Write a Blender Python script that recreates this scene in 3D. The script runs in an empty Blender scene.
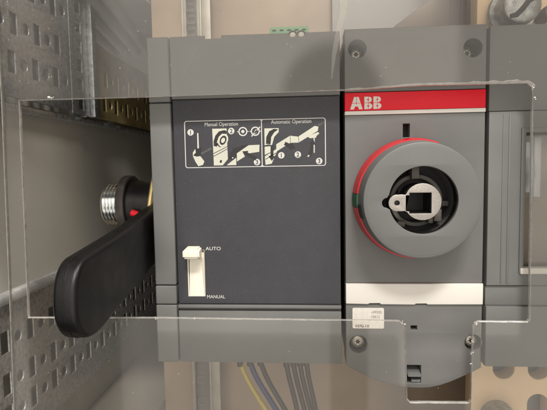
import bpy, bmesh, math, random
from mathutils import Vector, Matrix
random.seed(7)
S = 0.001                                  # all measures below are millimetres
sc = bpy.context.scene
COL = sc.collection

# ------------------------------------------------------------------ camera
cam_d = bpy.data.cameras.new('camera')
cam = bpy.data.objects.new('camera', cam_d); COL.objects.link(cam)
cam.location = (0, -0.336, 0)
xa = Vector((0.99707038, 0.07455798, -0.01708088))
za = Vector((-0.0756663, 0.99410633, -0.07763508))
ya = Vector((-0.0111919, -0.07870008, -0.99683551))
rot = Matrix((xa, -ya, -za)).transposed()
cam.rotation_euler = rot.to_euler()
cam_d.sensor_width = 36; cam_d.lens = 36 * 480 / 547
cam_d.clip_start = 0.005; cam_d.clip_end = 100
cam_d.dof.use_dof = True; cam_d.dof.focus_distance = 0.335; cam_d.dof.aperture_fstop = 32.0
sc.camera = cam

# ------------------------------------------------------------------ light
w = bpy.data.worlds.new('World'); sc.world = w; w.use_nodes = True
bg = w.node_tree.nodes['Background']
bg.inputs[1].default_value = 1.0
def room():
    """room haze painted into the world colour, bright front and top, dark patches for the reflected onlooker"""
    nt = w.node_tree; N = nt.nodes.new; L = nt.links.new
    tc = N('ShaderNodeTexCoord'); sp = N('ShaderNodeSeparateXYZ'); L(tc.outputs['Generated'], sp.inputs[0])
    def m(op, a, b=None, c=None):
        n = N('ShaderNodeMath'); n.operation = op
        for i, v in enumerate((a, b, c)):
            if v is None: continue
            if isinstance(v, (int, float)): n.inputs[i].default_value = v
            else: L(v, n.inputs[i])
        return n.outputs[0]
    def step(v, lo, hi):                       # smooth 0..1 between lo and hi
        n = N('ShaderNodeMapRange'); n.interpolation_type = 'SMOOTHSTEP'
        n.inputs['From Min'].default_value = lo; n.inputs['From Max'].default_value = hi
        L(v, n.inputs['Value']); return n.outputs[0]
    ny = m('MAXIMUM', m('MULTIPLY', sp.outputs['Y'], -1), 0.02)
    u = m('DIVIDE', sp.outputs['X'], ny); v = m('DIVIDE', sp.outputs['Z'], ny)
    du = m('SUBTRACT', u, 0.047); dv = m('MULTIPLY', m('SUBTRACT', v, 0.135), 0.9)
    head = step(m('SQRT', m('ADD', m('MULTIPLY', du, du), m('MULTIPLY', dv, dv))), 0.124, 0.084)
    arm = m('MULTIPLY', m('MULTIPLY', step(u, 0.032, 0.046), step(u, 0.126, 0.112)), step(v, -0.02, -0.06))
    arm2 = m('MULTIPLY', step(u, -0.415, -0.425), step(v, -0.2, -0.3))
    front = step(sp.outputs['Y'], -0.52, -0.80)
    dark = m('MAXIMUM', head, m('MAXIMUM', m('MULTIPLY', arm, 0.75), m('MULTIPLY', arm2, 0.55)))  # dark patches painted for the reflected onlooker
    side = m('SUBTRACT', 1.0, m('MULTIPLY', step(u, -0.37, -0.46), 0.68))
    side = m('MULTIPLY', side, m('SUBTRACT', 1.0, m('MULTIPLY', m('MULTIPLY', step(u, 0.285, 0.315), step(v, 0.0, 0.08)), 0.5)))
    upper = m('ADD', m('MULTIPLY', step(v, 0.02, 0.16), 0.55), 0.85)      # upper world brightened for more haze on the sheet
    lum = m('MULTIPLY', m('MULTIPLY', m('ADD', m('MULTIPLY', m('MULTIPLY', front, upper), 1.52), 0.22), side), m('SUBTRACT', 1.0, m('MULTIPLY', dark, 0.75)))
    mul = N('ShaderNodeVectorMath'); mul.operation = 'SCALE'; mul.inputs[0].default_value = (1.0, 0.93, 0.845)
    L(lum, mul.inputs['Scale']); L(mul.outputs[0], bg.inputs[0])
room()

def area(name, loc, target, sx, sy, energy, col):
    l = bpy.data.lights.new(name, 'AREA'); l.shape = 'RECTANGLE'; l.size = sx; l.size_y = sy
    l.energy = energy; l.color = col
    o = bpy.data.objects.new(name, l); COL.objects.link(o); o.location = loc
    o.rotation_euler = (Vector(target) - Vector(loc)).to_track_quat('-Z', 'Y').to_euler()
    return o
area('key_or_fill_lamp', (0.16, -1.25, 1.45), (0.02, 0, 0), 0.40, 0.22, 31, (1.0, 0.97, 0.935))
area('key_or_fill_lamp', (0.75, -0.42, 1.60), (-0.15, 0.15, 0), 0.5, 0.3, 20, (1.0, 0.94, 0.86))  # added unseen fill, brightens the side wall deep inside the cabinet
sc.view_settings.view_transform = 'Standard'; sc.view_settings.look = 'None'
sc.view_settings.exposure = 0; sc.view_settings.gamma = 1

# ------------------------------------------------------------------ materials
def mat(name, col, rough=0.5, metal=0.0, var=0.08, vscale=60.0, bump=0.0, bscale=1500.0, spec=0.5, speck=None, rvar=0.0):
    m = bpy.data.materials.new(name); m.use_nodes = True
    nt = m.node_tree; b = nt.nodes['Principled BSDF']; L = nt.links.new
    b.inputs['Roughness'].default_value = rough; b.inputs['Metallic'].default_value = metal
    b.inputs['Specular IOR Level'].default_value = spec
    tc = nt.nodes.new('ShaderNodeTexCoord')
    n = nt.nodes.new('ShaderNodeTexNoise'); n.inputs['Scale'].default_value = vscale; n.inputs['Detail'].default_value = 6
    L(tc.outputs['Object'], n.inputs['Vector'])
    r = nt.nodes.new('ShaderNodeValToRGB')
    r.color_ramp.elements[0].position = 0.3; r.color_ramp.elements[1].position = 0.7
    r.color_ramp.elements[0].color = tuple(c * (1 - var) for c in col) + (1,)
    r.color_ramp.elements[1].color = tuple(min(1, c * (1 + var)) for c in col) + (1,)
    L(n.outputs['Fac'], r.inputs['Fac'])
    out = r.outputs['Color']
    if speck:
        n2 = nt.nodes.new('ShaderNodeTexNoise'); n2.inputs['Scale'].default_value = speck[1]; n2.inputs['Detail'].default_value = 2
        L(tc.outputs['Object'], n2.inputs['Vector'])
        r2 = nt.nodes.new('ShaderNodeValToRGB')
        r2.color_ramp.elements[0].position = speck[2]; r2.color_ramp.elements[1].position = min(1, speck[2] + 0.1)
        r2.color_ramp.elements[0].color = (0, 0, 0, 1); r2.color_ramp.elements[1].color = (1, 1, 1, 1)
        L(n2.outputs['Fac'], r2.inputs['Fac'])
        mx = nt.nodes.new('ShaderNodeMixRGB'); mx.inputs[2].default_value = speck[0] + (1,)
        L(r2.outputs['Color'], mx.inputs[0]); L(out, mx.inputs[1]); out = mx.outputs[0]
    L(out, b.inputs['Base Color'])
    if rvar:
        mr = nt.nodes.new('ShaderNodeMapRange')
        mr.inputs['To Min'].default_value = max(0.03, rough - rvar); mr.inputs['To Max'].default_value = min(1, rough + rvar)
        L(n.outputs['Fac'], mr.inputs['Value']); L(mr.outputs[0], b.inputs['Roughness'])
    if bump:
        n3 = nt.nodes.new('ShaderNodeTexNoise'); n3.inputs['Scale'].default_value = bscale; n3.inputs['Detail'].default_value = 3
        L(tc.outputs['Object'], n3.inputs['Vector'])
        bp = nt.nodes.new('ShaderNodeBump'); bp.inputs['Strength'].default_value = bump; bp.inputs['Distance'].default_value = 0.0004
        L(n3.outputs['Fac'], bp.inputs['Height']); L(bp.outputs[0], b.inputs['Normal'])
    return m

M = {}
M['grey'] = mat('grey_plastic', (0.138, 0.137, 0.131), 0.48, bump=0.2, bscale=2800, var=0.09, vscale=28, rvar=0.12, speck=((0.24, 0.24, 0.225), 1100, 0.74))
M['grey2'] = mat('greenish_grey_plastic', (0.150, 0.153, 0.146), 0.5, bump=0.2, bscale=2800, var=0.09, vscale=28, rvar=0.12, speck=((0.24, 0.24, 0.225), 1100, 0.74))
M['knob'] = mat('knob_grey_plastic', (0.136, 0.135, 0.131), 0.5, bump=0.15, bscale=2500, var=0.03, vscale=40)
M['dark'] = mat('charcoal_panel_film', (0.037, 0.0375, 0.044), 0.5, bump=0.4, bscale=2400, var=0.06, vscale=120, speck=((0.12, 0.12, 0.125), 1300, 0.68))
M['black'] = mat('black_plastic', (0.012, 0.012, 0.012), 0.5)
M['innerdark'] = mat('dark_grey_plastic_and_shade', (0.12, 0.108, 0.093), 0.5)
M['red'] = mat('red_plastic', (0.74, 0.008, 0.022), 0.45, var=0.03, spec=0.3)
M['reddark'] = mat('red_ring_plastic', (0.62, 0.012, 0.022), 0.35, var=0.05)
M['white'] = mat('off_white_plastic', (0.70, 0.67, 0.61), 0.45, var=0.02)
M['ivory'] = mat('ivory_plastic', (0.80, 0.755, 0.64), 0.45, var=0.03)
M['ink'] = mat('white_print', (0.62, 0.61, 0.58), 0.6, var=0.03)
M['cream'] = mat('cream_print', (0.60, 0.60, 0.50), 0.6, var=0.05)
M['inkdark'] = mat('dark_print', (0.022, 0.021, 0.022), 0.6)
M['inkgrey'] = mat('grey_print', (0.20, 0.20, 0.19), 0.6)
M['sticker'] = mat('paper_sticker', (0.72, 0.68, 0.62), 0.6, var=0.06, vscale=400)
M['steel'] = mat('brushed_steel', (0.38, 0.355, 0.325), 0.42, 1.0, var=0.12, vscale=1500, bump=0.3, bscale=2500)
M['screw'] = mat('zinc_screw', (0.40, 0.375, 0.325), 0.35, 0.9, var=0.25, vscale=700, bump=0.3)
M['chrome'] = mat('chromed_steel', (0.85, 0.87, 0.87), 0.2, 1.0, var=0.1, vscale=300)
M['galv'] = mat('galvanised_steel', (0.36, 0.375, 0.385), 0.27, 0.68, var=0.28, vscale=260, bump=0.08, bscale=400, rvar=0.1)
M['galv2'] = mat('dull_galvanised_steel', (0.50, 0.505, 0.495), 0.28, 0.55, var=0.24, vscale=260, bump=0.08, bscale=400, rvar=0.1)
M['gold'] = mat('gold_and_reflection_steel', (0.52, 0.40, 0.18), 0.32, 0.6, var=0.35, vscale=35, rvar=0.1)  # rail's gold is a warm reflection put into the colour; clip's is its own
M['rod'] = mat('bright_zinc_rod', (0.75, 0.76, 0.75), 0.32, 0.6, var=0.15, vscale=200)
M['wall'] = mat('beige_cabinet_paint', (0.50, 0.475, 0.42), 0.5, bump=0.3, bscale=700, var=0.05, vscale=12)
M['bay'] = mat('shaded_bay_paint', (0.22, 0.21, 0.19), 0.6)  # darkness of the deep bay put into the wall colour
M['floorpaint'] = mat('beige_floor_paint', (0.25, 0.225, 0.19), 0.5, bump=0.2, bscale=600, var=0.07, vscale=14)
M['plate'] = mat('tan_plate_paint', (0.285, 0.212, 0.148), 0.45, bump=0.15, bscale=600, var=0.16, vscale=16)
M['strut'] = mat('grey_strut_zinc', (0.29, 0.262, 0.22), 0.45, 0.4, var=0.15, vscale=60)
M['rib'] = mat('grey_ribbed_sheet', (0.55, 0.56, 0.56), 0.4, 0.1, var=0.12, vscale=25)
M['board'] = mat('peach_insulating_board', (0.74, 0.55, 0.35), 0.5, var=0.06, vscale=25, bump=0.1)
M['litpatch'] = mat('lit_plate_patch', (0.28, 0.262, 0.245), 0.5, var=0.04)
M['brown'] = mat('brown_panel', (0.13, 0.088, 0.057), 0.4, var=0.12, vscale=30)
M['grip'] = mat('black_grip_plastic', (0.0045, 0.0042, 0.004), 0.42, spec=0.42, var=0.2, vscale=120, bump=0.18, bscale=1600, rvar=0.16, speck=((0.035, 0.033, 0.03), 900, 0.70))
M['hubring'] = mat('lit_rim_black_plastic', (0.055, 0.047, 0.044), 0.38, var=0.2, vscale=200)  # hub's lit rim put into a paler colour
M['greenplug'] = mat('pale_green_plastic', (0.30, 0.62, 0.33), 0.45)
M['greenmark'] = mat('dark_green_plastic', (0.02, 0.11, 0.05), 0.5)
M['yellow'] = mat('yellow_insulation', (0.52, 0.41, 0.07), 0.4)
M['blue'] = mat('blue_insulation', (0.02, 0.032, 0.13), 0.4)
M['brownwire'] = mat('brown_insulation', (0.026, 0.020, 0.016), 0.4)
M['ferrule'] = mat('heat_shrink', (0.03, 0.025, 0.02), 0.5)
M['bluewhite'] = mat('blue_white_reflection', (0.55, 0.60, 0.68), 0.3)
M['interior'] = mat('brown_interior', (0.20, 0.155, 0.11), 0.5)
M['dust'] = mat('white_dust', (0.8, 0.78, 0.73), 0.8)

def glassy(name, refl, dustfac, rough=0.02, tint=(0.97, 0.965, 0.95), scratch=True):
    m = bpy.data.materials.new(name); m.use_nodes = True
    nt = m.node_tree; nt.nodes.clear(); L = nt.links.new
    out = nt.nodes.new('ShaderNodeOutputMaterial')
    tr = nt.nodes.new('ShaderNodeBsdfTransparent'); tr.inputs[0].default_value = tint + (1,)
    gl = nt.nodes.new('ShaderNodeBsdfGlossy'); gl.inputs['Roughness'].default_value = rough
    fr = nt.nodes.new('ShaderNodeFresnel'); fr.inputs[0].default_value = 1.5
    ma = nt.nodes.new('ShaderNodeMath'); ma.operation = 'MULTIPLY'; ma.inputs[1].default_value = refl; ma.use_clamp = True
    L(fr.outputs[0], ma.inputs[0])
    m1 = nt.nodes.new('ShaderNodeMixShader'); L(ma.outputs[0], m1.inputs[0]); L(tr.outputs[0], m1.inputs[1]); L(gl.outputs[0], m1.inputs[2])
    df = nt.nodes.new('ShaderNodeBsdfDiffuse'); df.inputs[0].default_value = (0.8, 0.76, 0.70, 1)
    tc = nt.nodes.new('ShaderNodeTexCoord'); n = nt.nodes.new('ShaderNodeTexNoise')
    n.inputs['Scale'].default_value = 28; n.inputs['Detail'].default_value = 8; n.inputs['Roughness'].default_value = 0.7
    L(tc.outputs['Object'], n.inputs['Vector'])
    mr = nt.nodes.new('ShaderNodeMapRange'); mr.inputs['From Min'].default_value = 0.3; mr.inputs['From Max'].default_value = 0.7
    mr.inputs['To Min'].default_value = dustfac * 0.7; mr.inputs['To Max'].default_value = dustfac * 1.3
    L(n.outputs['Fac'], mr.inputs['Value'])
    m2 = nt.nodes.new('ShaderNodeMixShader'); L(mr.outputs[0], m2.inputs[0]); L(m1.outputs[0], m2.inputs[1]); L(df.outputs[0], m2.inputs[2])
    L(m2.outputs[0], out.inputs[0])
    return m
M['acrylic'] = glassy('clear_dusty_acrylic', 1.0, 0.014)
M['pane'] = glassy('clear_window_pane', 1.5, 0.02)
M['cutedge'] = glassy('frosted_cut_acrylic', 1.6, 0.34, 0.25)
M['cutedge'].node_tree.nodes['Noise Texture'].inputs['Scale'].default_value = 220
M['reflstreak'] = glassy('reflection_streak_acrylic', 1.0, 0.032, 0.2)

# ------------------------------------------------------------------ mesh helpers
class MB:
    def __init__(s): s.bm = bmesh.new()
    def box(s, x0, x1, y0, y1, z0, z1, bev=0.0, seg=2):
        t = bmesh.new(); bmesh.ops.create_cube(t, size=1)
        for v in t.verts:
            v.co = Vector(((x0 + x1) / 2 + v.co.x * (x1 - x0), (y0 + y1) / 2 + v.co.y * (y1 - y0), (z0 + z1) / 2 + v.co.z * (z1 - z0)))
        if bev: bmesh.ops.bevel(t, geom=t.edges[:], offset=bev, segments=seg, affect='EDGES', profile=0.5)
        return s.add(t)
    def add(s, t):
        me = bpy.data.meshes.new('tmp'); t.to_mesh(me); t.free(); s.bm.from_mesh(me); bpy.data.meshes.remove(me); return s
    def lathe(s, prof, c, axis='Y', n=64, a0=0, a1=360, closed=False):
        """prof: list of (radius, distance along the axis)"""
        full = abs(a1 - a0) >= 359.9
        steps = n if full else n + 1
        rings = []
        for i in range(steps):
            a = math.radians(a0 + (a1 - a0) * i / n); ring = []
            for r, h in prof:
                u, v = r * math.cos(a), r * math.sin(a)
                if axis == 'Y': co = (c[0] + u, c[1] + h, c[2] + v)
                elif axis == 'X': co = (c[0] + h, c[1] + u, c[2] + v)
                else: co = (c[0] + u, c[1] + v, c[2] + h)
                ring.append(s.bm.verts.new(co))
            rings.append(ring)
        m = len(prof)
        for i in range(n):
            A, B = rings[i], rings[(i + 1) % steps]
            for j in range(m if closed else m - 1):
                k = (j + 1) % m
                s.bm.faces.new((A[j], A[k], B[k], B[j]))
        if closed and not full:
            s.bm.faces.new(rings[0]); s.bm.faces.new(rings[-1][::-1])
        bmesh.ops.remove_doubles(s.bm, verts=s.bm.verts[:], dist=1e-5)
        return s
    def disc(s, x, y, z, r, n=32):
        vs = [s.bm.verts.new((x + r * math.cos(2 * math.pi * i / n), y, z + r * math.sin(2 * math.pi * i / n))) for i in range(n)]
        s.bm.faces.new(vs); return s
    def plate(s, loops, lo, hi, plane='XZ', bev=0.0, bseg=2):
        """filled outline (first loop) with holes (the rest), between lo and hi on the third axis"""
        cu = bpy.data.curves.new('tmp', 'CURVE'); cu.dimensions = '2D'; cu.fill_mode = 'BOTH'
        for lp in loops:
            sp = cu.splines.new('POLY'); sp.points.add(len(lp) - 1); sp.use_cyclic_u = True
            for p, q in zip(sp.points, lp): p.co = (q[0], q[1], 0, 1)
        cu.extrude = (hi - lo) / 2 - bev
        if bev: cu.bevel_depth = bev; cu.bevel_resolution = bseg; cu.offset = -bev
        o = bpy.data.objects.new('tmp', cu); COL.objects.link(o)
        bpy.context.view_layer.update()
        me = bpy.data.meshes.new_from_object(o.evaluated_get(bpy.context.evaluated_depsgraph_get()))
        bpy.data.objects.remove(o); bpy.data.curves.remove(cu)
        mid = (lo + hi) / 2
        for v in me.vertices:
            x, y, z = v.co
            v.co = (x, -z + mid, y) if plane == 'XZ' else ((z + mid, x, y) if plane == 'YZ' else (x, y, z + mid))
        t = bmesh.new(); t.from_mesh(me); bpy.data.meshes.remove(me)
        bmesh.ops.remove_doubles(t, verts=t.verts[:], dist=1e-4)
        return s.add(t)
    def poly(s, pts, y):
        return s.plate([pts], y - 0.03, y + 0.03)
    def text(s, body, size, x, z, y, rot=0, align='LEFT', thick=0.04, sx=1.0, bold=0.0):
        cu = bpy.data.curves.new('tmp', 'FONT'); cu.body = body; cu.size = size; cu.align_x = align; cu.extrude = thick; cu.offset = bold
        o = bpy.data.objects.new('tmp', cu); COL.objects.link(o); bpy.context.view_layer.update()
        me = bpy.data.meshes.new_from_object(o.evaluated_get(bpy.context.evaluated_depsgraph_get()))
        bpy.data.objects.remove(o); bpy.data.curves.remove(cu)
        c, sn = math.cos(math.radians(rot)), math.sin(math.radians(rot))
        for v in me.vertices:
            a, b, d = v.co; a *= sx
            v.co = (x + a * c - b * sn, y - d, z + a * sn + b * c)
        t = bmesh.new(); t.from_mesh(me); bpy.data.meshes.remove(me)
        return s.add(t)
    def tube(s, pts, r, n=12, caps=True):
        P = [Vector(p) for p in pts]; rings = []; prev = None
        for i, p in enumerate(P):
            t = (P[min(i + 1, len(P) - 1)] - P[max(i - 1, 0)]).normalized()
            if prev is None: u = t.orthogonal().normalized()
            else: u = (prev - t * prev.dot(t)).normalized()
            prev = u; v = t.cross(u)
            rr = r[i] if isinstance(r, (list, tuple)) else r
            rings.append([s.bm.verts.new(p + (u * math.cos(2 * math.pi * k / n) + v * math.sin(2 * math.pi * k / n)) * rr) for k in range(n)])
        for A, B in zip(rings, rings[1:]):
            for k in range(n): s.bm.faces.new((A[k], A[(k + 1) % n], B[(k + 1) % n], B[k]))
        if caps: s.bm.faces.new(rings[0][::-1]); s.bm.faces.new(rings[-1])
        return s
    def build(s, name, m, parent=None, smooth=35, subdiv=0):
        bmesh.ops.recalc_face_normals(s.bm, faces=s.bm.faces[:])
        me = bpy.data.meshes.new(name)
        off = parent_world(parent)
        for v in s.bm.verts: v.co = v.co * S - off
        s.bm.to_mesh(me); s.bm.free()
        me.materials.append(m)
        if smooth:
            for p in me.polygons: p.use_smooth = True
            me.set_sharp_from_angle(angle=math.radians(smooth))
        o = bpy.data.objects.new(name, me); COL.objects.link(o)
        if parent: o.parent = parent
        return o

def parent_world(p):
    v = Vector((0, 0, 0))
    while p: v = v + p.location; p = p.parent
    return v
def tag(o, label=None, cat=None, group=None, kind=None):
    if label: o['label'] = label
    if cat: o['category'] = cat
    if group: o['group'] = group
    if kind: o['kind'] = kind
    return o
def thing(name, loc, label, cat, group=None):
    o = bpy.data.objects.new(name, None); COL.objects.link(o); o.location = Vector(loc) * S
    o.empty_display_size = 0.02
    return tag(o, label, cat, group)
def circ(x, y, r, n=32, a0=0): return [(x + r * math.cos(2 * math.pi * i / n + a0), y + r * math.sin(2 * math.pi * i / n + a0)) for i in range(n)]
def rect(x0, x1, y0, y1): return [(x0, y0), (x1, y0), (x1, y1), (x0, y1)]
def rrect(x0, x1, y0, y1, r, n=6):
    out = []
    for cx, cy, a in ((x1 - r, y1 - r, 0), (x0 + r, y1 - r, 90), (x0 + r, y0 + r, 180), (x1 - r, y0 + r, 270)):
        for i in range(n + 1):
            t = math.radians(a + 90 * i / n); out.append((cx + r * math.cos(t), cy + r * math.sin(t)))
    return out
def ell(x, y, a, b, rot=0, n=28):
    c, s_ = math.cos(math.radians(rot)), math.sin(math.radians(rot))
    return [(x + a * math.cos(t) * c - b * math.sin(t) * s_, y + a * math.cos(t) * s_ + b * math.sin(t) * c) for t in [2 * math.pi * i / n for i in range(n)]]

# ================================================================== the cabinet (setting)
b = MB(); b.plate([rect(-60, 172, -266, 420)], -256, -250, 'YZ'); b.box(-256, -250, 172, 720, -266, 122)
tag(b.build('wall_side', M['wall']), kind='structure')
tag(MB().box(-520, -171, -60, 719, -276, -266).box(-170.9, 520, -60, 719, -430, -420).build('floor', M['floorpaint']), kind='structure')
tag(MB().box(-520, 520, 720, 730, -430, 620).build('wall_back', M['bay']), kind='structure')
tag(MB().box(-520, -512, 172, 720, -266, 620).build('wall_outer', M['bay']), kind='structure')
tag(MB().box(512, 520, -60, 720, -266, 620).build('wall_right', M['wall']), kind='structure')
tag(MB().box(-520, 520, -10, 730, 420, 428).build('ceiling', M['wall']), kind='structure')
# ribbed grey roof sheet of the neighbouring bay
b = MB()
nrib = 12
for i in range(nrib):
    x = -395 + i * 17.5
    pts = [(x, 140, 178), (x - 40, 395, 178)]
    b.tube(pts, 5.8, 14)
b.bm.normal_update()
b.box(-470, -172, 130, 395, 181, 184)
t = b.build('ribbed_panel', M['rib'])
tag(t, 'dark grey ribbed roof sheet seen through the opening behind the upper left rail', 'panel')

# mounting plate with struts
tag(MB().box(-170, 512, 190, 193, -419.5, 419.5, 0.8).build('mounting_plate', M['plate']),
    'large tan painted mounting plate standing behind the grey transfer switch', 'mounting plate')

def slotted(y0, y1, z0, z1, pitch, rows, first, rw, rh, cr):
    """rows of alternating upright slots and round holes, returned as loops"""
    loops = [rect(y0, y1, z0, z1)]
    for zi, (zc, ph) in enumerate(rows):
        y = first + ph
        while y - pitch > y0 + rw: y -= pitch
        while y + rw / 2 + 2 < y1:
            if y - rw / 2 - 2 > y0: loops.append(rect(y - rw / 2, y + rw / 2, zc - rh / 2, zc + rh / 2))
            yc = y + pitch / 2
            if yc + cr + 2 < y1 and yc - cr - 2 > y0: loops.append(circ(yc, zc, cr, 14))
            y += pitch
    return loops

def rail(name, y0, y1, z0, z1, rows, first, m, label, flange_bottom=True, x=-233, pitch=33.5):
    o = thing(name, (x - 8, (y0 + y1) / 2, z0), label, 'perforated rail', 'perforated rails on the cabinet side')
    lp = slotted(y0, y1, z0, z1, pitch, rows, first, 9.5, 17.0, 4.6)
    b = MB(); b.plate(lp, x - 1.6, x, 'YZ', 0.55, 2)
    b.build('web', m, o)
    b = MB(); b.box(-249.8, x - 1.7, y0, y1, z1 - 1.6, z1, 0.3)
    b.build('flange', m, o)
    return o
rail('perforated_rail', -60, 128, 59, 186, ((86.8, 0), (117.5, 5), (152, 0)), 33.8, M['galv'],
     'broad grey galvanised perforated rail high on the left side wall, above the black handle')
rail('perforated_rail', 182, 560, 58, 138, ((76, 0), (104, 6)), 205, M['gold'],
     'perforated rail coloured gold for a warm reflection, further back on the left, beyond the corner post')
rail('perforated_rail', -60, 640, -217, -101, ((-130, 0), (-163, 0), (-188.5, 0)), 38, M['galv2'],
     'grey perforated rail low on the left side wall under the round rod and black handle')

# lip of the side panel under the upper rail
tag(MB().box(-249.9, -240, -60, 560, 50.5, 56.5, 1.6, 3).build('edge_trim', M['galv2']),
    'thin dark grey trim strip running just under the upper perforated rail', 'trim strip')

# corner post
o = thing('corner_post', (-240, 172, -101), 'narrow upright steel corner post with slots between the grey rail and the one coloured gold for a reflection', 'post')
b = MB(); b.plate([rect(128.5, 166, 57.5, 419)] + [rect(142, 153, 62 + 19.5 * k, 74.5 + 19.5 * k) for k in range(17)], -234.6, -232.6, 'YZ', 0.4)
b.box(-236, -227, 166.2, 178, 57, 419, 1.0); b.build('post_web', M['galv'], o)
lp = [rect(-249.8, -236.2, 57, 419)]
for k in range(12): lp.append(rect(-247, -239, 66 + k * 28, 82 + k * 28))
b = MB(); b.plate(lp, 165, 166.5, 'XZ', 0.3, 1); b.build('post_flange', M['galv'], o)

# round rod
tag(MB().tube([(-228, -70, -94), (-228, 300, -94), (-228, 520, -94)], 4.6, 20).build('round_rod', M['rod'], smooth=40),
    'bright round galvanised rod running along the side wall behind the black handle', 'rod')

# vertical slotted strut on the plate
o = thing('slotted_strut', (-119, 188, -266), 'slim upright slotted strut behind the left of the switch, seen above and below it', 'strut')
lp = [rect(-131, -112, -419, 419)]
z = -414
while z < 410:
    lp.append(rrect(-126.5, -117.5, z, z + 6.0, 1.2, 3)); z += 12.6
b = MB(); b.plate(lp, 174, 175.6, 'XZ', 0.3, 1); b.build('slotted_web', M['strut'], o)
b = MB(); b.box(-111.8, -109.5, 166, 189.8, -419, 419, 0.5); b.box(-109.4, -100, 166, 168, -419, 419, 0.5); b.build('flange', M['strut'], o)
MB().box(-130.9, -112.2, 187, 189.5, -419, 419).build('shade_backing', M['innerdark'], o)  # dark strip put in for the shade inside the strut
b = MB(); b.box(-133, -131.2, 175, 189.8, -419, 419, 0.4); b.build('flange', M['strut'], o)

# boards at the right; a pale sheet added for the brighter lit plate
b = MB(); b.plate([[(25, 60), (150, 60), (150, 240), (25, 240)]], 176, 179, 'XZ', 0.5); 
tag(b.build('lit_plate_patch', M['litpatch']), 'pale patch for the brighter lit mounting plate behind the top of the switch, left of the brown panel', 'sheet')
b = MB(); b.plate([[(52, 95), (79, 127), (112, 150), (128, 180), (128, 260), (143, 260), (143, 95)]], 120, 123, 'XZ', 0.5)
b.box(137, 139, 116, 120, 95, 260, 0.4); b.box(128, 129.5, 117, 120, 95, 260, 0.4)
tag(b.build('barrier_panel', M['brown']), 'brown slanted barrier panel with raised ribs beside the peach board', 'panel')
lp = [rect(125, 330, -419, 300)]
for x, z in ((149.5, -160), (176, -160), (203, -160), (176, -202)): lp.append(rrect(x - 8, x + 8, z - 8, z + 22, 7.9, 8))
b = MB(); b.plate(lp, 40, 55, 'XZ', 0.8); 
tag(b.build('insulating_board', M['board']), 'thick peach insulating board with round ended cutouts behind the right of the switch', 'board')
tag(MB().box(128, 330, 60, 64, -419, -120, 0.5).build('backing_strip', M['grey']), 'grey backing strip showing through the cutouts of the peach board', 'strip')

# ================================================================== the transfer switch
sw = thing('transfer_switch', (0, 70, -158), 'grey automatic transfer switch with charcoal control panel, red band and round knob', 'transfer switch')
G, G2 = M['grey'], M['grey2']
# --- drive module (left)
b = MB()
b.box(-96.2, 21.4, 3.2, 150, -141, 87, 0.8)
drive = b.build('drive_housing', G2, sw)
ol = [(-96.2, 49.0), (21.4, 49.0), (21.4, 91.6)]
for cx in (-4.6, -10.5):      # half round cut-outs over the green plug
    r = 2.7
    ol += [(cx + r * math.cos(t), 91.6 - r * math.sin(t)) for t in [math.pi * i / 10 for i in range(11)]] if cx > -19 else []
ol += [(-59.9, 91.9), (-59.9, 89.8), (-71.8, 89.8), (-71.8, 92.0), (-96.2, 92.0)]
b = MB(); b.plate([ol], 0, 3, 'XZ', 0.5); b.build('top_cover', G2, drive)
b = MB(); b.box(-96.2, 21.4, 0, 3, -141, -102.6, 0.6); b.build('bottom_cover', G2, drive)
b = MB(); b.box(-96.2, 21.4, -0.8, 3, -100.6, -98.2, 0.5); b.build('ledge', G2, drive)
def strip_piece(z0, z1, y):
    MB().box(-112.8, -97.3, y, 150, z0, z1, 1.0, 3).build('end_strip', G2, drive)
strip_piece(47.3, 92.3, 0.2); strip_piece(-83.8, 46.8, 0.6); strip_piece(-98.0, -84.4, 0.2); strip_piece(-141.3, -98.5, -0.2)
# control panel
YP = 1.0
b = MB(); b.plate([rrect(-95.9, 21.1, -97.6, 48.4, 0.6), rect(-88.9, -76.2, -92.4, -58)], YP, 3.1, 'XZ', 0.25)
panel = b.build('control_panel', M['dark'], sw)
b = MB(); b.plate([rrect(-88.0, 11.5, 0.7, 33.9, 1.8), rrect(-87.4, -33.4, 1.2, 33.4, 1.3), rrect(-32.8, 10.9, 1.2, 33.4, 1.3)], YP - 0.06, YP)
b.build('diagram_frame', M['ink'], panel)
def A(zx, zy): return (-87.4 + (zx - 30) * 0.1096, 33.5 - (zy - 40) * 0.1096)
def B_(zx, zy): return (-32.8 + (zx - 30) * 0.1033, 33.5 - (zy - 33) * 0.1033)
y1, y2, y3 = YP - 0.05, YP - 0.12, YP - 0.19
ink = MB(); cr = MB(); dk = MB()
def P(mb, f, pts, y): mb.poly([f(*p) for p in pts], y)
def arrow(mb, f, p, q, wd, hw, hl, y):
    dx, dy = q[0] - p[0], q[1] - p[1]; L_ = math.hypot(dx, dy); ux, uy = dx / L_, dy / L_; nx, ny = -uy, ux
    m = (q[0] - ux * hl, q[1] - uy * hl)
    P(mb, f, [(p[0] + nx * wd, p[1] + ny * wd), (m[0] + nx * wd, m[1] + ny * wd), (m[0] + nx * hw, m[1] + ny * hw), q,
              (m[0] - nx * hw, m[1] - ny * hw), (m[0] - nx * wd, m[1] - ny * wd), (p[0] - nx * wd, p[1] - ny * wd)], y)
def num(f, zx, zy, s):
    x, z = f(zx, zy); ink.plate([circ(x, z, 2.25)], y1 - 0.03, y1 + 0.03)
    dk.text(s, 4.1, x, z - 1.42, y2, align='CENTER', thick=0.02, bold=0.06)
ink.text('Manual Operation', 3.75, A(157, 0)[0], A(0, 73)[1], YP - 0.05, sx=0.87)
ink.text('Automatic Operation', 3.7, B_(92, 0)[0], B_(0, 62)[1], YP - 0.05, sx=0.87)
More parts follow.
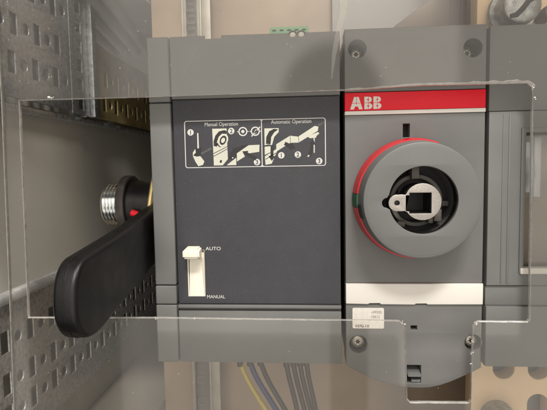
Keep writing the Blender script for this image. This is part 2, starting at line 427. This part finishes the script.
# left drawing
num(A, 65, 110, '1'); num(A, 330, 107, '2'); num(A, 492, 308, '3')
P(ink, A, [(108, 115), (116, 115), (117, 215), (107, 215)], y1)
P(cr, A, [(76, 240), (92, 217), (112, 245), (150, 298), (140, 320), (110, 328), (92, 300), (76, 262)], y1)
P(dk, A, [(92, 205), (103, 215), (120, 212), (133, 205), (128, 262), (100, 266), (78, 258), (96, 240)], y2)
MB().text('MANUAL', 2.3, *A(128, 258), YP - 0.05, rot=28).build('lettering', M['inkgrey'], panel, smooth=0)
P(cr, A, [(207, 90), (300, 90), (304, 285), (270, 325), (212, 325)], y1)
P(dk, A, [(214, 200), (214, 170), (226, 135), (250, 108), (285, 100), (300, 106), (300, 125), (270, 122), (248, 142), (236, 175), (236, 205)], y2)
ex, ez = A(276, 165)
cr.plate([ell(ex, ez, 3.4, 4.7, -25), ell(ex, ez, 2.3, 3.4, -25)], y3 - 0.03, y3 + 0.03)
dk.plate([ell(ex, ez, 2.3, 3.4, -25)], y2 - 0.03, y2 + 0.03)
cr.plate([ell(ex, ez, 1.3, 1.9, -25)], y3 - 0.03, y3 + 0.03)
P(dk, A, [(211, 247), (303, 203), (303, 207), (211, 251)], y2)
P(dk, A, [(211, 265), (303, 218), (303, 222), (211, 269)], y2)
P(dk, A, [(230, 190), (255, 210), (262, 203), (240, 180)], y2)
ex, ez = A(258, 300); dk.plate([ell(ex, ez, 0.8, 1.1, -20)], y2 - 0.03, y2 + 0.03)
for zx in (405, 485):
    ex, ez = A(zx, 112); ink.plate([circ(ex, ez, 3.2), circ(ex, ez, 2.35)], y1 - 0.03, y1 + 0.03)
    for sgn in (-1, 1):
        ink.plate([rect(ex + sgn * 3.5 - 0.5, ex + sgn * 3.5 + 0.5, ez - 0.3, ez + 0.3)], y1 - 0.03, y1 + 0.03)
ex, ez = A(405, 112); ink.plate([circ(ex, ez, 1.15)], y1 - 0.03, y1 + 0.03)
P(ink, A, [(457, 142), (514, 82), (519, 87), (462, 147)], y2); 
P(ink, A, [(476, 120), (488, 100), (498, 108), (486, 128)], y2)
P(dk, A, [(306, 285), (318, 245), (345, 218), (400, 200), (440, 196), (362, 250), (360, 272), (330, 292)], y1)
P(cr, A, [(295, 325), (358, 278), (358, 325)], y1)
P(cr, A, [(363, 250), (440, 200), (510, 198), (508, 243), (450, 250), (363, 302)], y1)
arrow(dk, A, (488, 288), (398, 238), 11, 22, 34, y2)
ex, ez = A(336, 278); ink.plate([circ(ex, ez, 0.5, 12)], y2 - 0.03, y2 + 0.03)
# right drawing
num(B_, 158, 275, '1'); num(B_, 270, 272, '2'); num(B_, 413, 318, '3')
P(cr, B_, [(46, 92), (143, 92), (143, 118), (112, 150), (96, 205), (70, 200), (46, 205)], y1)
P(dk, B_, [(55, 195), (58, 150), (78, 112), (110, 96), (140, 100), (112, 120), (92, 150), (86, 200)], y2)
P(cr, B_, [(46, 215), (90, 212), (90, 250), (46, 270)], y1)
P(cr, B_, [(46, 280), (125, 232), (125, 200), (218, 145), (220, 192), (130, 246), (92, 330), (50, 337)], y2)
P(cr, B_, [(221, 145), (274, 152), (276, 192), (223, 192)], y2)
P(cr, B_, [(277, 150), (385, 83), (410, 88), (406, 116), (279, 190)], y2)
P(dk, B_, [(50, 298), (122, 256), (124, 260), (52, 302)], y3)
arrow(dk, B_, (97, 205), (93, 312), 10, 24, 34, y3)
arrow(dk, B_, (182, 195), (252, 228), 12, 24, 30, y3)
P(cr, B_, [(335, 152), (408, 124), (416, 134), (398, 148), (392, 162), (352, 164)], y1)
P(ink, B_, [(377, 162), (384, 162), (384, 262), (377, 262)], y1)
arrow(dk, B_, (352, 278), (376, 172), 10, 22, 34, y2)
P(ink, B_, [(333, 285), (352, 264), (358, 270), (340, 290)], y1)
MB().text('AUTO', 1.9, *B_(412, 85), YP - 0.05, rot=28).build('lettering', M['inkgrey'], panel, smooth=0)
MB().text('AUTO', 3.5, -75.2, -58.4, YP - 0.05, sx=1.14).build('lettering', M['ink'], panel, smooth=0)
MB().text('MANUAL', 3.4, -75.2, -93.6, YP - 0.05, sx=0.96).build('lettering', M['ink'], panel, smooth=0)
ink.build('white_print', M['ink'], panel, smooth=0); cr.build('cream_print', M['cream'], panel, smooth=0)
dk.build('dark_print', M['inkdark'], panel, smooth=0)
# mode slider
b = MB(); b.plate([rect(-88.85, -76.25, -92.35, -58.05), rect(-88.4, -76.6, -92.0, -58.4)], 1.5, 9, 'XZ')
# sloping bed of the slot
vs = [(-87.8, 1.4, -92.0), (-77.0, 1.4, -92.0), (-79.6, 3.0, -60), (-87.4, 3.0, -60)]
b.bm.faces.new([b.bm.verts.new(v) for v in vs])
vs = [(-76.5, 0.9, -92.0), (-76.5, 0.9, -60), (-79.6, 3.0, -60), (-77.0, 1.4, -92.0)]
b.bm.faces.new([b.bm.verts.new(v) for v in vs])
sl = b.build('mode_slider', M['ivory'], sw, smooth=0)
tb = bmesh.new(); bmesh.ops.create_cube(tb, size=1)
for v in tb.verts:
    x, y, z = v.co
    front = y < 0
    v.co = Vector((-83.6 + x * (12.0 if front else 10.5), -9.5 if front else 7.0, (-56.6 if z > 0 else -62.6) if front else (-54.8 if z > 0 else -66.5)))
bmesh.ops.bevel(tb, geom=tb.edges[:], offset=1.2, segments=3, affect='EDGES')
b = MB(); b.add(tb); b.build('slider_tab', M['ivory'], sl)

# --- switch mechanism module (middle)
X0, X1 = 24.6, 118.3
b = MB(); b.box(X0 + 0.6, X1 - 0.6, 20, 150, -141, 92, 0.8)
mech = b.build('mechanism_housing', G, sw)
hr = 6.1
b = MB(); b.plate([rect(X0, X1, 50.4, 92.6), circ(33.2, 79.4, hr), circ(109.5, 77.4, hr)], 0, 19.9, 'XZ', 0.6)
b.build('top_cover', G, mech)
b = MB(); b.plate([rect(X0, X1, -82.0, 34.9), rect(63.9, 68.5, 19.2, 28.4)], 0.5, 19.9, 'XZ', 0.4)
b.build('front_cover', G, mech)
low = [(X0, -97.2), (X0, -141.4)]
for x, z in ((29, -144.6), (34.3, -147.4), (41, -150.7), (48.4, -153.4), (55, -155.4), (62, -156.9), (69.4, -157.7), (76.5, -157.9), (83.3, -157.4), (90, -155.8), (97.1, -153.2), (106, -148.9), (113, -145.4), (X1, -142.4)): low.append((x, z))
low += [(X1, -97.2)]
b = MB(); b.plate([low, circ(33.2, -126.4, 6.3), circ(112.6, -124.3, 5.6), rect(69.8, 74.2, -115.6, -112.6), rect(67.3, 77.1, -154.3, -141.2)], 0.3, 19.9, 'XZ', 0.5)
b.build('bottom_cover', G, mech)
for q in ((66.2, 78, 12, 19.8, -154.5, -141), (69, 75, 14, 19.8, -116, -112), (63, 69.5, 12, 19.8, 18, 29.5)): MB().box(*q).build('recess_backing', M['black'], mech)
# latch tab
tb = bmesh.new(); bmesh.ops.create_cube(tb, size=1)
for v in tb.verts:
    x, y, z = v.co
    v.co = Vector((72.2 + x * 9.2, -1.5 if y < 0 else 11, ((-147.4 if z > 0 else -149.2) if y < 0 else (-144.5 if z > 0 else -147.0))))
bmesh.ops.bevel(tb, geom=tb.edges[:], offset=0.4, segments=2, affect='EDGES')
b = MB(); b.add(tb); b.box(70.5, 76.8, 0.6, 10, -154.0, -152.0, 0.3); b.build('latch_tab', M['knob'], mech)
b = MB(); b.box(X0, X1, -0.2, 10, 37.8, 50.0, 0.35); red = b.build('red_band', M['red'], mech)
b = MB(); b.box(X0, X1, -0.5, 10, 35.0, 37.6, 0.3); b.build('white_strip', M['white'], mech)
wb = [(X0, -96.6), (40, -96.9), (41, -96.3), (48, -96.2), (49, -97.0), (72, -97.1), (73, -96.4), (80, -96.3), (81, -97.0), (X1, -96.8), (X1, -82.3), (X0, -82.3)]
b = MB(); b.plate([wb], -1.4, 10, 'XZ', 0.5); b.build('white_band', M['white'], mech)
# red band lettering: A B B, each letter cut by thin lines
yl = -0.26
lm = MB()
def AB(u, v): return (28.2 + u, 38.75 + v)
H = 8.4
lm.poly([AB(*p) for p in ((0, 0), (2.55, 0), (4.1, 4.0), (4.1, 8.4), (2.7, 8.4))][0:5], yl)
lm.poly([AB(*p) for p in ((8.5, 0), (5.95, 0), (4.4, 4.0), (4.4, 8.4), (5.8, 8.4))], yl)
lm.poly([AB(*p) for p in ((2.0, 2.0), (6.5, 2.0), (6.0, 3.4), (2.6, 3.4))], yl + 0.02)
for bx in (9.6, 15.7):
    lm.poly([AB(*p) for p in ((bx, 0), (bx + 2.55, 0), (bx + 2.55, 4.05), (bx, 4.05))], yl)
    lm.poly([AB(*p) for p in ((bx, 4.35), (bx + 2.55, 4.35), (bx + 2.55, 8.4), (bx, 8.4))], yl)
    lm.poly([AB(bx + 2.85 + 2.6 * math.cos(t), 2.02 + 2.02 * math.sin(t)) for t in [-math.pi / 2 + math.pi * i / 10 for i in range(11)]], yl)
    lm.poly([AB(bx + 2.85 + 2.2 * math.cos(t), 6.38 + 2.02 * math.sin(t)) for t in [-math.pi / 2 + math.pi * i / 10 for i in range(11)]], yl)
lm.build('lettering', M['white'], red, smooth=0)
lr = MB(); lr.poly([AB(-0.4, 4.05), AB(21.6, 4.05), AB(21.6, 4.32), AB(-0.4, 4.32)], yl - 0.06)
for bx in (9.6, 15.7):
    lr.poly([AB(bx + 1.9, 1.7), AB(bx + 3.3, 1.7), AB(bx + 3.3, 2.5), AB(bx + 1.9, 2.5)], yl - 0.06)
    lr.poly([AB(bx + 1.9, 6.0), AB(bx + 3.2, 6.0), AB(bx + 3.2, 6.7), AB(bx + 1.9, 6.7)], yl - 0.06)
lr.build('lettering_gap', M['red'], red, smooth=0)
# sticker
b = MB(); b.plate([rrect(29.2, 51.2, -114.8, -99.9, 1.0)], 0.12, 0.29); st = b.build('paper_sticker', M['sticker'], mech)
b = MB(); b.text('-A9000', 3.0, 42.0, -104.0, 0.1, sx=0.85); b.text('10412', 3.0, 42.0, -107.3, 0.1, sx=0.85); b.build('printed_code', M['inkgrey'], st, smooth=0)
b = MB(); b.text('V37G-1X', 2.7, 31.0, -114.0, 0.1, sx=0.95, bold=0.05); b.build('printed_code', M['inkdark'], st, smooth=0)
# screws
def star(x, z, r0, r1, n=6):
    return [(x + (r0 if i % 2 else r1) * math.cos(math.pi * i / n), z + (r0 if i % 2 else r1) * math.sin(math.pi * i / n)) for i in range(2 * n)]
def screw(x, z, y, r):
    b = MB()
    b.lathe([(2.3, 0.35), (2.5, 0.0), (r * 0.75, 0.25), (r * 0.95, 1.0), (r, 2.0), (r, 4.2), (r * 0.5, 4.2), (r * 0.5, 12)], (x, y, z), n=40)
    b.plate([circ(x, z, 2.45), star(x, z, 1.25, 2.2)], y + 0.35, y + 1.6)
    s_ = b.build('screw', M['screw'], mech)
    b = MB(); b.disc(x, y + 1.5, z, 2.4); b.build('drive_socket', M['black'], s_)
screw(33.6, 78.7, 13.5, 5.2); screw(110.0, 76.8, 13.5, 5.0); screw(33.2, -125.6, 3.0, 5.0); screw(112.2, -124.0, 3.0, 4.6)
for x, z in ((33.2, 79.4), (109.5, 77.4), (33.2, -126.4), (112.6, -124.3)):
    MB().disc(x, 19.7, z, 6.4).build('bore_floor', M['innerdark'], mech)

# --- rotary knob
KX, KZ = 70.3, -22.3
b = MB()
b.lathe([(40.6, 0.6), (40.5, -1.0), (38.4, -17), (36.9, -28.6), (36.5, -29.6), (35.7, -30.0), (34.5, -30.0), (34.5, -24), (24, -24), (23, 0.0)], (KX, 0, KZ), n=128)
knob = b.build('rotary_knob', M['knob'], sw)
inner = []
for i in range(72):
    a = 2 * math.pi * i / 72; x, z = 21.4 * math.cos(a), 21.4 * math.sin(a) 
    if abs(math.atan2(math.sin(a - math.pi - 0.06), math.cos(a - math.pi - 0.06))) > 0.15: inner.append((KX + 0.6 + x, KZ + 0.2 + z))
    elif not any(p[0] < KX - 22.3 for p in inner):
        for t in range(9):
            q = math.radians(90 + 180 * t / 8); inner.append((KX - 21.8 + 3.2 * math.cos(q), KZ - 1.2 + 3.2 * math.sin(q)))
b = MB(); b.plate([circ(KX, KZ, 35.0, 96), inner], -30.1, -26.5, 'XZ', 0.4); b.build('knob_face', M['knob'], knob)
b = MB(); b.lathe([(40.2, -1.4), (41.0, -1.4), (39.35, -15.5), (38.4, -15.5)], (KX, 0, KZ), n=90, a0=70, a1=174, closed=True)
b.lathe([(40.2, -1.4), (41.0, -1.4), (39.35, -15.5), (38.4, -15.5)], (KX, 0, KZ), n=60, a0=188, a1=282, closed=True)
b.build('red_ring', M['reddark'], knob)
b = MB(); b.lathe([(40.2, -1.4), (41.2, -1.4), (39.5, -15.5), (38.4, -15.5)], (KX, 0, KZ), n=12, a0=174.6, a1=187.4, closed=True)
mk = b.build('green_marker', M['greenmark'], knob)
b = MB(); b.lathe([(38.6, -15.6), (39.1, -15.6), (37.8, -25.5), (37.0, -25.5)], (KX, 0, KZ), n=12, a0=184.6, a1=198, closed=True); b.build('dark_notch', M['black'], knob)
b = MB(); b.lathe([(0.01, 0.2), (24, 0.2)], (KX, 0, KZ), n=48); b.lathe([(23.6, 0.2), (23.6, -26.4)], (KX, 0, KZ), n=64); b.build('bore', M['black'], knob)
b = MB(); b.lathe([(14.3, 0), (14.3, -9), (15, -10), (17.2, -10), (17.8, -9), (18, 0)], (KX + 0.4, 0, KZ - 1.2), n=64); 
b.box(66.5, 71.5, -16, 0, -9, 0.2, 0.5)
b.build('inner_cup', M['innerdark'], knob)
b = MB(); b.box(77, 80, -18, 0, -38, -33, 0.5); b.box(81, 86, -16, 0, -37, -29, 0.6); b.box(85, 92, -10, 0, -27.5, -24, 0.5); b.box(58, 63, -13, 0, -41, -37, 0.5)
b.build('inner_catch', M['innerdark'], knob)
cx, cz, lx, lz = 71.2, -23.2, 55.2, -23.8
ol = []
for i in range(33):
    a = math.radians(-140 + 280 * i / 32); ol.append((cx + 11.8 * math.cos(a), cz + 11.8 * math.sin(a)))
ol += [(60.6, -18.6), (58.0, -18.3)]
for i in range(17):
    a = math.radians(80 + 200 * i / 16); ol.append((lx + 5.4 * math.cos(a), lz + 5.4 * math.sin(a)))
ol += [(58.0, -29.2), (60.6, -29.2)]
sq = [(60.9, -19.2), (63.0, -19.2), (63.0, -17.4), (76.6, -17.4), (76.6, -30.6), (63.0, -30.6), (63.0, -29.2), (60.9, -29.2)]
b = MB(); b.plate([ol, sq, circ(lx, lz, 1.6, 20)], -27, -24.4, 'XZ', 0.3); cam_p = b.build('shaft_plate', M['steel'], knob)
b = MB(); b.plate([circ(cx, cz, 11.2), sq], -24.3, -4, 'XZ'); b.box(60, 78, -4, -3, -32, -16); b.build('shaft_socket', M['black'], knob)
b = MB(); b.plate([circ(lx, lz, 5.0, 24)], -24.3, -23, 'XZ'); b.build('lug_backing', M['black'], cam_p)

# --- pole module (right)
X2 = 120.5
b = MB(); b.box(X2 + 0.5, 236, 20, 150, -141, 91, 0.8); pole = b.build('pole_housing', G2, sw)
b = MB(); b.box(X2, 236, 0.2, 19.9, 35.2, 91.4, 0.7); b.build('top_cover', G2, pole)
win = rect(143.6, 228, -73, 21.6)
b = MB(); b.plate([rect(X2, 236, -83.6, 34.9), win], -0.7, 19.9, 'XZ', 0.6); b.build('front_cover', G2, pole)
b = MB(); b.box(X2, 236, 1.2, 19.9, -98.0, -84.2, 0.5); b.build('middle_cover', G2, pole)
b = MB(); b.box(X2, 236, -0.9, 19.9, -141, -98.1, 0.7); b.build('bottom_cover', G2, pole)
b = MB()
for x, ww in ((129.5, 1.2), (133.4, 1.8)):
    b.box(x, x + ww, -1.15, 1, -82.5, 33.5, 0.4)
b.build('flute', G2, pole)
b = MB(); b.plate([rect(141.6, 230, -75, 23.4), rect(144.6, 228, -71.4, 20.4)], -1.6, 6, 'XZ', 0.4); wf = b.build('window_frame', G2, pole)
b = MB(); b.box(142.2, 229, -2.8, 4, -75.2, -71.0, 0.6); b.build('window_sill', M['white'], wf)
b = MB(); b.box(144, 229, 3, 4.2, -72, 21, 0.2); b.build('window_pane', M['pane'], wf)
b = MB(); b.box(143, 230, 19.2, 19.8, -74, 22.5); b.build('window_interior', M['interior'], wf)
b = MB(); b.tube([(149, 13, 14), (150, 12, 4), (153, 12, -8), (152, 13, -20)], [4.2, 4.6, 3.6, 2.6], 16); b.box(156, 161, 12, 19, -24, 18, 1.2); b.build('window_reflection', M['bluewhite'], wf)  # solid shapes standing in for a blue-white reflection in the window

# ================================================================== handle
hd = thing('operating_handle', (-124, 0, -97), 'big black lever handle with round hub and chromed end, reaching towards the viewer', 'handle')
face = [(-97, -45.6), (-103, -49.5), (-107.2, -56), (-109, -64.2), (-109, -73.4), (-106, -80.8), (-101, -86), (-94.8, -88.8), (-86.5, -90), (-78.7, -89.2), (-67.5, -87.2), (-50.5, -83.8), (-31.4, -80.3), (11.7, -72.6), (70, -62), (92, -56), (102, -47), (103, -36), (94, -26), (78, -23.5), (60, -25.5), (14, -31.6), (-43.5, -39.8), (-88, -44.6)]
for _ in range(1):
    face = [q for i, p in enumerate(face) for n_ in (face[(i + 1) % len(face)],) for q in ((p[0] * .75 + n_[0] * .25, p[1] * .75 + n_[1] * .25), (p[0] * .25 + n_[0] * .75, p[1] * .25 + n_[1] * .75))]
b = MB(); b.plate([face], -130.0, -117.2, 'YZ', 2.8, 5); grip = b.build('grip', M['grip'], hd, smooth=60)
cyy = sum(p[0] for p in face) / len(face); czz = sum(p[1] for p in face) / len(face)
seam = [(p[0] + 0.18 * (1 if p[0] > cyy else -1), p[1] + 0.18 * (1 if p[1] > czz else -1)) for p in face]
b = MB(); b.plate([seam], -124.1, -123.5, 'YZ', 0.1, 1); b.build('mould_seam', M['grip'], grip, smooth=60)
hc = (-132.4, 84, -31)
b = MB(); b.lathe([(0.1, 2), (19, 2), (19.5, -3), (20, -14), (21.5, -18), (22.5, -24.5), (22.5, -32.8), (0.1, -32.8)], hc, axis='X', n=64); hub = b.build('hub', M['grip'], hd)
b = MB(); b.lathe([(22.7, -25.4), (25.6, -25.2), (26.3, -25.9), (26.3, -31.6), (25.8, -32.6), (18, -33.0), (18, -30)], hc, axis='X', n=72); b.build('hub_ring', M['hubring'], hd)
prof = [(0.1, -32)]
prof += [(16.5, -32.2)]
h = -33
while h > -47:
    prof += [(17.2, h), (16.0, h - 1.0), (16.0, h - 1.6), (17.2, h - 2.6)]; h -= 3.0
prof += [(15, -50), (12, -51), (12, -47), (0.1, -47)]
b = MB(); b.lathe(prof, hc, axis='X', n=96)
for v in b.bm.verts:
    yy, zz = v.co.y - hc[1], v.co.z - hc[2]; rr = math.hypot(yy, zz)
    if rr > 14:
        k = 1.06 + 0.012 * math.sin(math.atan2(zz, yy) + v.co.x * 2.09); v.co.y = hc[1] + yy * k; v.co.z = hc[2] + zz * k
b.build('threaded_collar', M['chrome'], hd, smooth=25)
b = MB(); b.tube([(-151.5, 60.5, -36), (-146, 60.5, -38)], 2.9, 10); b.build('red_marker', M['red'], hd)
# spring clip on the side of the switch
b = MB(); b.tube([(-110, 66, 12), (-123, 62, 9), (-127.5, 57, 0), (-129, 52, -12), (-130, 48, -24), (-131, 45, -36)], [2.0, 2.2, 2.3, 2.3, 2.2, 2.0], 8)
tag(b.build('handle_clip', M['gold'], sw))

# ================================================================== clear shield
YS0, YS1 = -15.0, -12.4
def rough_line(p, q, step, amp):
    n = max(2, int(math.hypot(q[0] - p[0], q[1] - p[1]) / step)); out = []
    for i in range(n):
        t = i / n; out.append((p[0] + (q[0] - p[0]) * t + random.uniform(-amp, amp), p[1] + (q[1] - p[1]) * t + random.uniform(-amp, amp)))
    return out
corners = [(-199.0, 49.2), (-100, 48.9), (24, 49.6), (72, 51.4), (138.5, 50.8), (141.3, 48.2), (142.0, 44), (143.6, -103.0), (142.5, -104.4), (111.2, -104.4), (108.6, -105.6), (107.4, -108.6),
           (107.0, -158.5), (105.4, -160.6), (66.6, -161.2), (64.6, -159.0), (63.0, -110), (61.6, -106.2), (59.2, -104.4), (-108.8, -103.4), (-201.4, -103.9)]
hole = []
for i, p in enumerate(corners): hole += rough_line(p, corners[(i + 1) % len(corners)], 3.0, 0.07)
outer = [(-209.6, 260), (-211.4, 49), (-217.4, -240), (330, -240), (330, 260)]
shield = thing('clear_shield', (60, -13, -240), 'dusty clear acrylic shield with a rough sawn opening around the switch front', 'acrylic sheet')
b = MB(); b.plate([outer, hole], YS0 + 0.001, YS1); b.build('sheet', M['acrylic'], shield, smooth=0)
# frosted sawn edge of the opening: wall plus an uneven chamfer on the front
b = MB()
n = len(hole); wid = []
for i, p in enumerate(hole):
    q0, q1 = hole[i - 1], hole[(i + 1) % n]
    tx, ty = q1[0] - q0[0], q1[1] - q0[1]; L_ = math.hypot(tx, ty) or 1
    nx, ny = -ty / L_, tx / L_                      # outward side of a clockwise hole
    base = 0.28
    if p[1] > 47: base = 0.3 + max(0, (p[0] + 20) / 160) * 1.6
    if p[0] > 60 and p[0] < 110 and p[1] < -105: base = 0.32
    if p[0] > 140 and p[1] < 45: base = 0.36
    wd = base * random.uniform(0.6, 1.35)
    wid.append((p[0] + nx * wd, p[1] + ny * wd, p[0] - nx * 0.12, p[1] - ny * 0.12))
ra = [b.bm.verts.new((q[0], YS0 - 0.05, q[1])) for q in wid]
rb = [b.bm.verts.new((q[2], YS0 + 0.35, q[3])) for q in wid]
rc = [b.bm.verts.new((q[2], YS1 + 0.05, q[3])) for q in wid]
for i in range(n):
    j = (i + 1) % n
    b.bm.faces.new((ra[i], ra[j], rb[j], rb[i])); b.bm.faces.new((rb[i], rb[j], rc[j], rc[i]))
b.build('sawn_edge', M['cutedge'], shield, smooth=0)
b = MB(); b.plate([[(-209.9, 260), (-211.7, 49), (-217.7, -240), (-217.3, -240), (-211.3, 49), (-209.5, 260)]], YS0 - 0.05, YS1 + 0.05); b.build('sawn_edge', M['cutedge'], shield, smooth=0)
# dust flecks and chips stuck to the sheet
b = MB()
def fleck(x, z, r):
    k = random.randint(5, 7); a0 = random.random() * 6
    pts = [(x + r * random.uniform(0.6, 1.2) * math.cos(a0 + 2 * math.pi * i / k), z + r * random.uniform(0.6, 1.2) * math.sin(a0 + 2 * math.pi * i / k)) for i in range(k)]
    vs = [b.bm.verts.new((p[0], YS0 - 0.1, p[1])) for p in pts]; top = b.bm.verts.new((x, YS0 - 0.1 - r * 0.7, z))
    for i in range(k): b.bm.faces.new((vs[i], vs[(i + 1) % k], top))
for i in range(80):
    fleck(random.uniform(-205, 140), random.uniform(52, 125), random.choice((0.14, 0.16, 0.2, 0.26)))
for i in range(25): fleck(random.uniform(-205, 140), random.uniform(-175, -106), random.choice((0.14, 0.18, 0.24)))
for i in range(5): fleck(-176 + random.uniform(-2.5, 2.5), 50.4 + random.uniform(-0.5, 0.5), random.uniform(0.4, 0.8))
for x, z in ((60.5, -105), (62.5, -107), (109, -106), (107, -118), (106.5, -133), (142, 48), (143.5, 41), (-108, -103.4), (-80, -103.2), (107, -126)):
    for k in range(3): fleck(x + random.uniform(-0.8, 0.8), z + random.uniform(-0.9, 0.9), random.uniform(0.25, 0.5))
o = b.build('dust', M['dust'], shield, smooth=0); o['kind'] = 'stuff'
b = MB(); b.plate([[(20.5, 118), (26, 118), (25.2, 100), (21.5, 88), (18, 72), (15.5, 57), (14.6, 57), (15.4, 74), (18.5, 90), (21, 100)]], YS0 - 0.08, YS0 - 0.02); b.build('reflection_streak', M['reflstreak'], shield, smooth=0)  # pale streak standing in for a reflection on the sheet

# ================================================================== wiring
g = thing('terminal_plug', (-13, 8, 88), 'pale green terminal plug poking over the top edge of the switch', 'connector')
b = MB(); b.box(-26.4, 0.2, 6, 24, 84, 97.6, 0.5); b.build('plug_body', M['greenplug'], g)
b = MB()
for k in range(5): b.box(-24.8 + k * 5.2, -22.2 + k * 5.2, 5.7, 6.6, 94.6, 95.7)
b.build('wire_slot', M['inkdark'], g)
b = MB()
for cx_ in (-10.5, -4.6): b.lathe([(0.05, 0), (1.9, 0), (2.2, 0.4), (2.2, 3)], (cx_, 3.2, 90.9), n=24)
b.build('terminal_screw', M['ivory'], g)
b = MB()
for cx_ in (-10.5, -4.6): b.lathe([(2.5, 3.2), (2.5, 0.2), (3.2, 0.2), (3.2, 3.2)], (cx_, 3.2, 90.9), n=24)
b.build('screw_collar', M['inkdark'], g)

def curve_pts(p0, c1, c2, p1, n=18):
    out = []
    for i in range(n + 1):
        t = i / n; u = 1 - t
        out.append(tuple(u**3 * a + 3 * u * u * t * b_ + 3 * u * t * t * c + t**3 * d for a, b_, c, d in zip(p0, c1, c2, p1)))
    return out
def cable(x0, y0, x1, m, r, label, group, drop=70, stub=True):
    c = thing('cable', (x0, y0, -160), label, 'cable', group)
    pts = [(x0, y0, -120)] + curve_pts((x0, y0, -156), (x0 + (x1 - x0) * 0.12, y0, -175), (x0 + (x1 - x0) * 0.55, y0 + 2, -190 + random.uniform(-6, 6)), (x1 + random.uniform(-2.5, 2.5), y0 + 6, -156 - drop))
    MB().tube(pts, r, 12).build('insulation', m, c, smooth=60)
    if stub: MB().tube([(x0, y0, -118), (x0 + 0.1, y0, -160.5)], r + 0.55, 12).build('sleeve', M['ferrule'], c)
    return c
cable(-58.2, 40, -24, M['yellow'], 1.9, 'yellow insulated cable curving down from under the switch', 'cables under the switch')
cable(-50, 41, -18, M['blue'], 2.2, 'dark blue insulated cable between the yellow and the brown cable', 'cables under the switch')
cable(-41.6, 42, -12, M['brownwire'], 2.0, 'lone brown cable just right of the blue cable', 'cables under the switch')
cable(-20.4, 40, -6.5, M['brownwire'], 2.0, 'leftmost brown cable in the bundle of four under the switch', 'cables under the switch')
cable(-14.8, 41, -0.8, M['brownwire'], 2.0, 'second brown cable from the left in the bundle of four', 'cables under the switch')
cable(-9.6, 42, 3.0, M['brownwire'], 2.0, 'third brown cable from the left in the bundle of four', 'cables under the switch')
cable(-4.4, 43, 8.0, M['brownwire'], 2.0, 'rightmost brown cable in the bundle of four under the switch', 'cables under the switch')

# ================================================================== bolts on the board
def bolt(x, y, z, label, mark):
    o = thing('terminal_bolt', (x, 40, z), label, 'bolt', 'bolts on the peach board')
    b = MB(); b.lathe([(0.1, -0.6), (7, -0.5), (11.5, 0), (12.6, 0.8), (13, 2), (13, 17)], (x, y, z), n=48)
    hd_ = b.build('bolt_head', M['chromebolt'], o)
    b = MB(); b.lathe([(12, 17), (16.2, 17), (16.6, 17.6), (16.6, 21), (12, 21)], (x, y, z), n=48); b.build('washer', M['chromebolt'], o)
    if mark:
        b = MB()
        b.text('8', 5.6, x - 6.5, z - 2, y - 0.55, rot=20, thick=0.35); b.text('8', 5.2, x + 4.6, z - 4.8, y - 0.5, rot=30, thick=0.35); b.text('.', 7, x - 5.5, z - 5, y - 0.4, rot=12, thick=0.3)
        b.build('raised_marking', M['chromebolt'], hd_)
        pts = [(-8.6, -8.2), (-4.4, -7.4), (-0.2, -3.2), (3.2, 1.4), (7.4, 3.6)]
        b = MB(); b.tube([(x + p[0], y - 0.7, z + p[1]) for p in pts], [1.5, 1.8, 1.8, 1.7, 1.5], 8); b.build('torque_stripe', M['black'], hd_)
    return o
M['chromebolt'] = mat('zinc_plated_bolt', (0.36, 0.37, 0.37), 0.4, 0.7, var=0.3, vscale=250, bump=0.2, bscale=500)
bolt(147.0, 14, 109.0, 'zinc plated bolt head with black torque stripe above the right of the switch', True)
bolt(144.5, 24, -198.0, 'zinc bolt low on the peach board at the bottom right', False)
b = MB(); b.lathe([(0.1, -1), (4.5, -1), (5.2, 0), (5.2, 18)], (170.5, 24, 106), n=24)
tag(b.build('dark_plug', M['innerdark']), 'small dark round plug right of the bolt with the black stripe', 'plug')
